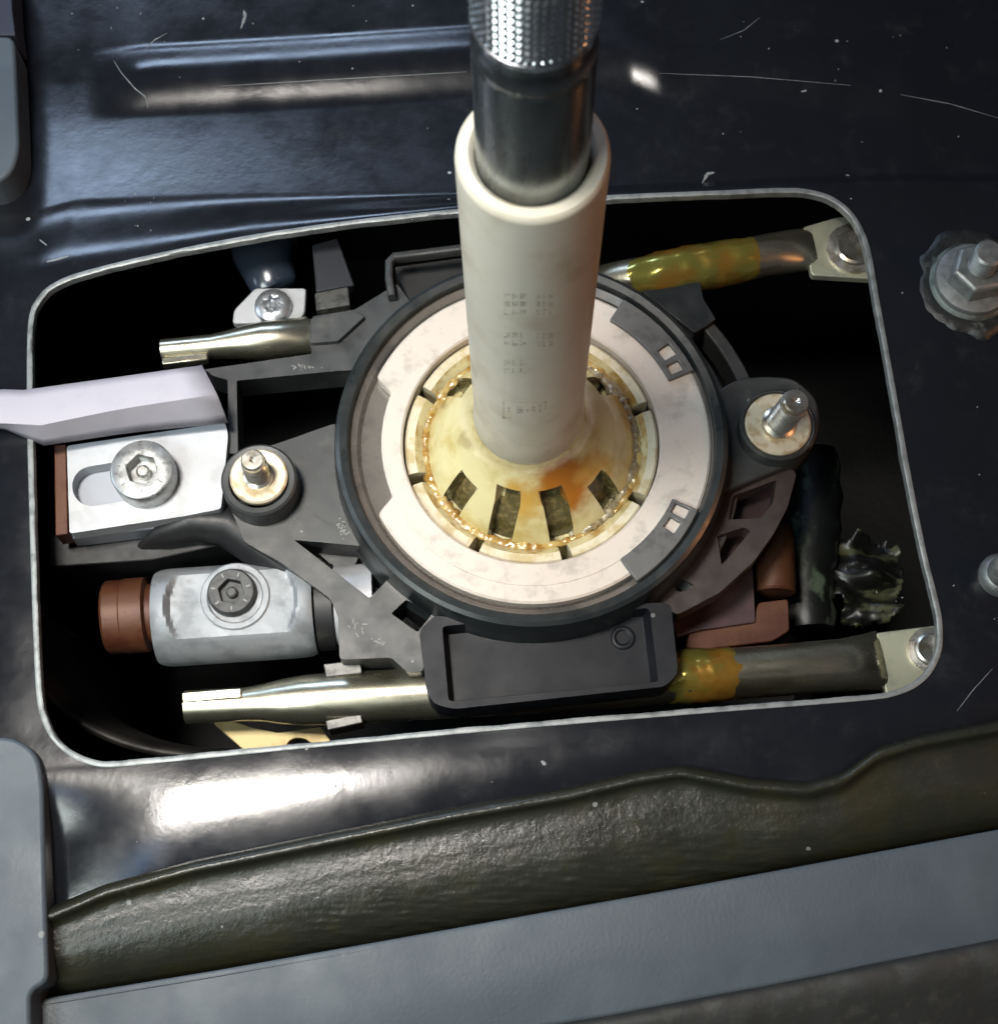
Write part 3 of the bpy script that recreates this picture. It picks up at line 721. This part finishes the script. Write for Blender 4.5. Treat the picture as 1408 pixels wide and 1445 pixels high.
# ------------------------------------------------------------------ round clamp with sunken screw and copper shaft
ZC = -20.0
t = thing('shaft_clamp', 'round aluminium clamp with a flat top around a sunken screw', 'clamp', P(335, 865, ZC-11))
c0 = P(224, 873, ZC); c1 = P(446, 858, ZC); d = (c1-c0).normalized(); sd = Vector((-d.y, d.x, 0)); Rr = 10.6
V = []; Fc = []; n = 96; q = 61
for i in range(q):
    k = i/(q-1); c = c0.lerp(c1, k); e = 1-.07*(abs(k-.5)*2)**14
    for j in range(n):
        a = 2*math.pi*j/n; y, z = math.cos(a)*Rr*e, math.sin(a)*Rr*e
        lim = .40*math.sqrt(max(0, 1-(y/(Rr*1.25))**2))
        fl = sstep(lim+.012, lim-.012, abs(k-.50))
        zf = min(z, Rr*.74); V.append(c + sd*y + Vector((0, 0, z + (zf-z)*fl)))
for i in range(q-1):
    for j in range(n): Fc.append((i*n+j, (i+1)*n+j, (i+1)*n+(j+1) % n, i*n+(j+1) % n))
Fc += [tuple(range(n)), tuple((q-1)*n+j for j in range(n))]
mesh('clamp_body', V, Fc, clamp_m, t, smooth=32)
zt = ZC+Rr*.74
qc = P(332, 842, zt)
g = G(); g.lathe([(7.4, -1), (7.4, .25), (7.1, .5), (6.0, .5), (5.7, .2), (5.6, -.6)], qc, n=56, cap=False); g.build('seat_ring', clamp_m, t, smooth=30)
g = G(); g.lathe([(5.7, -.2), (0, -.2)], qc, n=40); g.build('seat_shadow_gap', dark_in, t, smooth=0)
q2 = 328; screw(328, 838, zt+.1, 5.1, 2.2, 2.4, 1.9, 'dark socket head screw sunk in the round clamp', m=M('screw_dark', (.055, .058, .058), .5, .2, (.03, .03, .03), ns=2))
g = G(); g.lathe([(9.4, 0), (9.4, 3.6), (8.8, 4.0)], P(449, 858, ZC), axis=d, n=48); g.build('end_collar', dark_in, t)
g = G(); g.lathe([(8.8, 0), (8.8, 9)], P(470, 856, ZC), axis=d, n=48); g.build('end_sleeve', alu, t)
g = G(); a0 = P(150, 872, ZC-2); b0 = P(222, 866, ZC-2)
g.lathe([(0, 0), (7.4, 0), (8.0, .6), (8.0, 4), (8.2, 4.3), (8.2, 9), (6.6, 9.5), (6.6, 12)], a0, axis=(b0-a0), n=48); o = g.build('copper_shaft_end', copper, None, smooth=30)
tag(o, 'dim copper brown shaft end entering the round clamp', 'shaft')

# ------------------------------------------------------------------ small fittings on the left
ZB = -14.0
g = G(); g.plate(rp([(328,456),(330,437),(360,406),(432,406),(430,440),(420,455)], ZB, 5), ZB, ZB-2.5); o = g.build('bracket_tab', alu, None, bevel=.3)
tag(o, 'small pale bracket tab under the torx screw', 'bracket')
screw(386, 434, ZB, 4.3, 2.2, 1.7, 1.9, 'small round torx screw behind the upper zinc tube', kind='torx', m=M('torx_steel', (.5, .52, .55), .3, .8, (.38, .4, .43), ns=2))
g = G(); g.sweep([(P(372,336,-22), 8.2, 6), (P(374,362,-21), 7.4, 6), (P(380,386,-20), 6.0, 5), (P(388,404,-19), 5.4, 3.5), (P(390,408,-19), 4.6, 2.6)], n=36)
o = g.build('dark_plug', M('blue_black_plastic', (.02, .028, .042), .22, coat=.3), None, smooth=60); tag(o, 'blue black tapered plug behind the torx screw', 'plug')
g = G(); g.plate(rp([(440,345),(476,335),(500,402),(446,412)], -11.5, 3), -11.5, -15); o = g.build('dark_bracket', M('blue_black_steel', (.035, .038, .045), .35, .3), None, bevel=.4); tag(o, 'dark upright bracket strip above the folded spring clip', 'bracket')
ZG = -27.0
arc = [(440,1050),(431,1043),(418,1041),(407,1046),(403,1058)]
g = G(); g.plate(rp([(300,1020),(318,1014),(352,1026),(392,1034),(452,1026),(468,1048)]+arc+[(345,1060)], ZG, 4), ZG, ZG-2.2); o = g.build('brass_bracket', brass, None, bevel=.3)
tag(o, 'notched brassy bracket peeping out below the long front tube', 'bracket')

# ------------------------------------------------------------------ rusty and greasy things in the hollow on the right
g = G(); g.plate(rp([(975,885),(1062,878),(1070,850),(1112,845),(1114,890),(1090,905),(1000,916),(965,915)], -26, 5), -26, -28)
o = g.build('copper_shield', copper, None, bevel=.3); tag(o, 'rust orange shield lying between the housing and the front tube', 'shield')
a0 = P(1088, 745, -30); b0 = P(1092, 850, -30)
g = G(); g.lathe([(0, 0), (4.6, 0), (5, .5), (5, 15), (4.6, 15.5), (0, 15.5)], a0, axis=(b0-a0), n=40); o = g.build('copper_bush', copper, None, smooth=30)
tag(o, 'glossy copper bush standing beside the curved housing ribs', 'bush')
g = G(); secs = []
for k in range(13):
    x = 1142+6*math.sin(k*.5); y = 640+250*k/12; r_ = 6.2 + (.8 if k % 2 else 0); secs.append((P(x, y, -44), r_, r_))
t = thing('greasy_rod', 'dark rod smeared with green grey grease inside the opening', 'rod', P(1142, 760, -52))
g.sweep(secs, n=28); g.build('rod', M('dark_rod', (.007, .008, .007), .4, 0, (.075, .095, .065), ns=7, lo=.54, hi=.66, bump=.15, bs=2, stretch=(1, .6, 1)), t, smooth=60)
def blob(name, c, n_, R0, sx, sy, m, par, seed, h=.5):
    g = G(); V = []; Fc = []; A, B = 40, 12
    for j in range(B+1):
        for i in range(A):
            a = 2*math.pi*i/A; k = j/B
            e = R0*(.75+.65*fbm((math.cos(a)*1.3+seed, math.sin(a)*1.3, seed*.7), .9, 3))
            p = Vector((sx*e*k*math.cos(a), sy*e*k*math.sin(a), 0)); p = Vector(c)+p
            p.z += h*(1-k*k) + .5*h*fbm(p, .6)*(1-k)
            V.append(p)
    for j in range(B):
        for i in range(A): Fc.append((j*A+i, j*A+(i+1) % A, (j+1)*A+(i+1) % A, (j+1)*A+i))
    g.add(V, Fc); o = g.build(name, m, par, smooth=60); tag(o, kind='stuff'); return o
# crumpled greasy film
V = []; Fc = []; n = 46
for j in range(n+1):
    for i in range(n+1):
        x = 1160+115*i/n; y = 735+160*j/n
        p = P(x, y, -46); p.z += 7*fbm((x*.012, y*.02, 1), 1.0, 2) + 3.5*abs(fbm((x*.012+y*.008, y*.035-x*.006, 4), 1.0, 2)); V.append(p)
for j in range(n):
    for i in range(n):
        x = i/n*2-1; y = j/n*2-1
        if x*x*.9+y*y+.5*fbm((x*2, y*2, 3), 1.0) < .8: Fc.append((j*(n+1)+i, j*(n+1)+i+1, (j+1)*(n+1)+i+1, (j+1)*(n+1)+i))
o = mesh('crumpled_film', V, Fc, film, None, smooth=50, solid=.2); tag(o, 'crumpled greasy film hanging in the dark beside the right flange', 'film')
V = []; Fc = []
for i in range(41):
    a = rad(180+100*i/40)
    for j, (dr, z) in enumerate([(0, -34), (1.2, -36), (6, -60), (8, -110)]):
        c = P(300, 840, -34); V.append(Vector((c.x + (46-dr)*math.cos(a), c.y + (36-dr)*math.sin(a), z)))
for i in range(40):
    for j in range(3): Fc.append((i*4+j, (i+1)*4+j, (i+1)*4+j+1, i*4+j+1))
o = mesh('heat_shield', V, Fc, M('dark_steel', (.035, .033, .03), .5, .3, (.015, .014, .013), ns=9, bump=.1, bs=2), None, smooth=50, solid=1.5); tag(o, 'curved dark heat shield deep in the rounded corner by the brassy bracket', 'heat shield')  # dark grey brown base, mottled darker by noise
# gearbox casing far down
g = G(); g.lathe([(0, 0), (30, 0), (34, -3), (36, -10), (36, -60)], Vector((40, -25, -75)), n=48); g.lathe([(0, 2), (10, 2), (12, 0)], Vector((60, 10, -75)), n=30)
o = g.build('gearbox_casing', cavity, None, smooth=35); tag(o, 'black gearbox casing deep inside the tunnel opening', 'casing')

# ------------------------------------------------------------------ flange nut and rivet on the right
def nut(px, py, label):
    q = P(px, py, 0); q.z = height(q.x, q.y)
    t = thing('flange_nut', label, 'nut', q)
    def lump(i, j, ang, r, z): return r*(1 + .16*fbm((math.cos(rad(ang))*1.6, math.sin(rad(ang))*1.6, 5), 1.0)) if r > 1 else r
    g = G(); g.lathe([(13.2, -.4), (12.6, .5), (11.2, 1.0), (9.5, .9), (6, .8)], q, n=72, rf=lump); g.build('sealant', M('black_sealant', (.012, .013, .013), .4, col2=(.07, .075, .07), ns=3, lo=.55, hi=.75, bump=.25, bs=1.5), t, smooth=60)
    g = G(); g.lathe([(9.9, -.5), (9.7, .6), (8.8, 1.4), (7.4, 1.8)], q, n=56); g.build('sealing_washer', M('washer_green_grey', (.10, .12, .11), .5, .2, (.04, .045, .04), ns=3, bump=.1, bs=.8), t, smooth=40)
    g = G(); g.lathe([(8.4, 1.2), (8.5, 2.1), (8.2, 2.7), (7.2, 3.0), (5, 3.4)], q, n=56); g.build('flange', nut_m, t, smooth=35)
    n = 6; V = []; 
    for zz, s_ in ((2.6, 1), (7.4, 1), (8.2, .88)):
        for k in range(6): a = rad(60*k+12); V.append(q + Vector((6.3*s_*math.cos(a), 6.3*s_*math.sin(a), zz)))
    Fc = [(i*6+k, i*6+(k+1) % 6, (i+1)*6+(k+1) % 6, (i+1)*6+k) for i in range(2) for k in range(6)] + [tuple(range(6)), tuple(range(12, 18))]
    mesh('hex_body', V, Fc, nut_m, t, bevel=.35)
    prof = [(3.2, 5)]; z = 8.2
    while z < 14: prof += [(2.75, z), (3.1, z+.4)]; z += .8
    prof += [(2.6, 14.6), (0, 14.8)]
    g = G(); g.lathe(prof, q, n=36); g.build('threaded_stud', nut_m, t, smooth=30)
nut(1371, 398, 'dusty hex flange nut on its stud set in the black panel')
q = P(1412, 812, 0); q.z = height(q.x, q.y)
g = G(); g.lathe([(4.6, -.4), (4.6, 1.2), (4.0, 2.4), (3.4, 2.8), (3.3, 6.5), (2.9, 7.2), (0, 7.4)], q, n=40); o = g.build('panel_stud', nut_m, None, smooth=30); tag(o, 'plain grey weld stud standing on the black panel beside the opening', 'stud')

# ------------------------------------------------------------------ insulation mat, trims, seal along the near side
def loft(name, lines, m, label, cat, n=160, solid=0, rowsub=6, jit=None):
    # lines: list of polylines of (px, py, z)
    V = []; Fc = []; rows = []
    for L in lines:
        w_ = [P(*p) for p in L]; xs = [p.x for p in w_]
        rows.append((xs, [p.y for p in w_], [p.z for p in w_]))
    x0 = max(r[0][0] for r in rows); x1 = min(r[0][-1] for r in rows)
    X = np.linspace(x0, x1, n+1)
    Y = np.array([np.interp(X, r[0], r[1]) for r in rows]); Z = np.array([np.interp(X, r[0], r[2]) for r in rows])
    ker = np.ones(5)/5
    for A in (Y, Z):
        for i in range(len(A)): A[i] = np.convolve(np.pad(A[i], 2, mode='edge'), ker, 'valid')
    K = len(rows); tt = np.linspace(0, K-1, (K-1)*rowsub+1)
    for t in tt:
        i = min(int(t), K-2); f = t-i
        def cr(A):
            p0, p1, p2, p3 = A[max(i-1, 0)], A[i], A[i+1], A[min(i+2, K-1)]
            return .5*((2*p1)+(-p0+p2)*f+(2*p0-5*p1+4*p2-p3)*f*f+(-p0+3*p1-3*p2+p3)*f**3)
        yy, zz = cr(Y), cr(Z)
        for k in range(n+1):
            p = Vector((X[k], yy[k], zz[k]))
            if jit: p.z += jit(p, k/n, t/(K-1))
            V.append(p)
    for j in range(len(tt)-1):
        for k in range(n): Fc.append((j*(n+1)+k, j*(n+1)+k+1, (j+1)*(n+1)+k+1, (j+1)*(n+1)+k))
    o = mesh(name, V, Fc, m, None, smooth=60, solid=solid); return tag(o, label, cat)
e0 = [(-60,1312,-2),(75,1278,-2),(150,1246,-2),(270,1213,-2),(450,1176,-2),(640,1138,-2),(800,1110,-2),(900,1086,-2),(960,1077,-2),(1060,1096,-2),(1140,1102,-2),(1190,1088,-2),(1240,1052,-2),(1300,1034,-2),(1430,1010,-2),(1700,960,-2)]
def sh(L, dy, z): return [(x, y+dy, z) for x, y, _ in L]
e_bot = [(-60,1437,-9),(75,1412,-9),(300,1376,-9),(640,1318,-9),(1000,1252,-9),(1408,1176,-9),(1700,1122,-9)]
mid = lambda k, z: [(x, y+(np.interp(x, [p[0] for p in e_bot], [p[1] for p in e_bot])-y)*k, z) for x, y, _ in e0]
def wrinkle(p, u, v):
    k = sstep(.5, .95, v)*sstep(.2, .3, u)*(1-sstep(.62, .8, u))
    return .55*k*fbm((p.x*.16, p.y*.95, 2), 1.0, 4) + .10*fbm(p, .05) + .05*fbm(p, .9)
loft('insulation_mat', [sh(e0, 0, -3.2), sh(e0, 5, 1.2), sh(e0, 17, 2.0), sh(e0, 30, -.4), mid(.38, -1.0), mid(.6, -1.8), mid(.82, -4.2), mid(.97, -9), mid(1.08, -16)], mat_m,
     'dark olive leathery mat with a rolled edge along the tunnel side', 'mat', n=420, rowsub=16, jit=wrinkle)
loft('trim_strip', [[(-60,1430,-7),(75,1409,-5.0),(300,1372,-5.0),(640,1312,-5.4),(1000,1248,-5.4),(1408,1172,-5.4),(1700,1118,-5.4)],
                    [(-60,1440,-4.6),(300,1380,-4.6),(640,1319,-4.6),(1000,1255,-4.6),(1408,1180,-4.6),(1700,1126,-4.6)],
                    [(-60,1530,-5),(640,1400,-5),(1408,1262,-5),(1700,1206,-5)],
                    [(-60,1600,-7),(640,1470,-7),(860,1436,-7),(1100,1390,-7),(1408,1330,-7),(1700,1270,-7)]], grey_trim, 'long flat blue grey trim strip below the leathery mat', 'trim', n=160, solid=1.2)
def ridge(p, u, v): return .5*fbm(p, .1, 3)
loft('dusty_seal', [[(-60,1596,-8),(640,1466,-8),(860,1432,-8),(1100,1386,-8),(1408,1322,-8),(1700,1262,-8)],
                    [(-60,1606,-5),(640,1476,-5),(860,1442,-5),(1100,1396,-5),(1408,1334,-5),(1700,1274,-5)],
                    [(-60,1640,-6),(640,1515,-6),(1100,1432,-6),(1408,1372,-6),(1700,1312,-6)],
                    [(-60,1740,-14),(640,1600,-14),(1100,1510,-14),(1408,1450,-14),(1700,1390,-14)]], seal_m, 'dusty black rubber seal below the blue grey trim strip', 'seal', n=300, jit=ridge, rowsub=8)
# grey side trims
def slab(outer, z1, z0, label, r=12, bev=.8, m=grey_trim):
    g = G(); g.plate(rp(outer, z1, r, 6), z1, z0); o = g.build('side_trim', m, None, bevel=bev, seg=3); return tag(o, label, 'trim')
slab([(-160,1040),(20,1040),(52,1062),(60,1100),(62,1180),(68,1385),(42,1400),(46,1560),(-160,1560)], 3.5, -8, 'tall grey side trim with a chipped corner beside the leathery mat', r=22)
slab([(-160,50),(20,50),(23,100),(27,210),(18,240),(-4,258),(-160,262)], 5, -6, 'light grey side trim with rounded corner beside the bead of the panel', r=14)
slab([(-160,-80),(12,-80),(18,20),(22,49),(-160,49)], 4, -6, 'dark navy cover piece joined to the light grey side trim', r=3, m=M('navy_cover', (.03, .032, .05), .6))
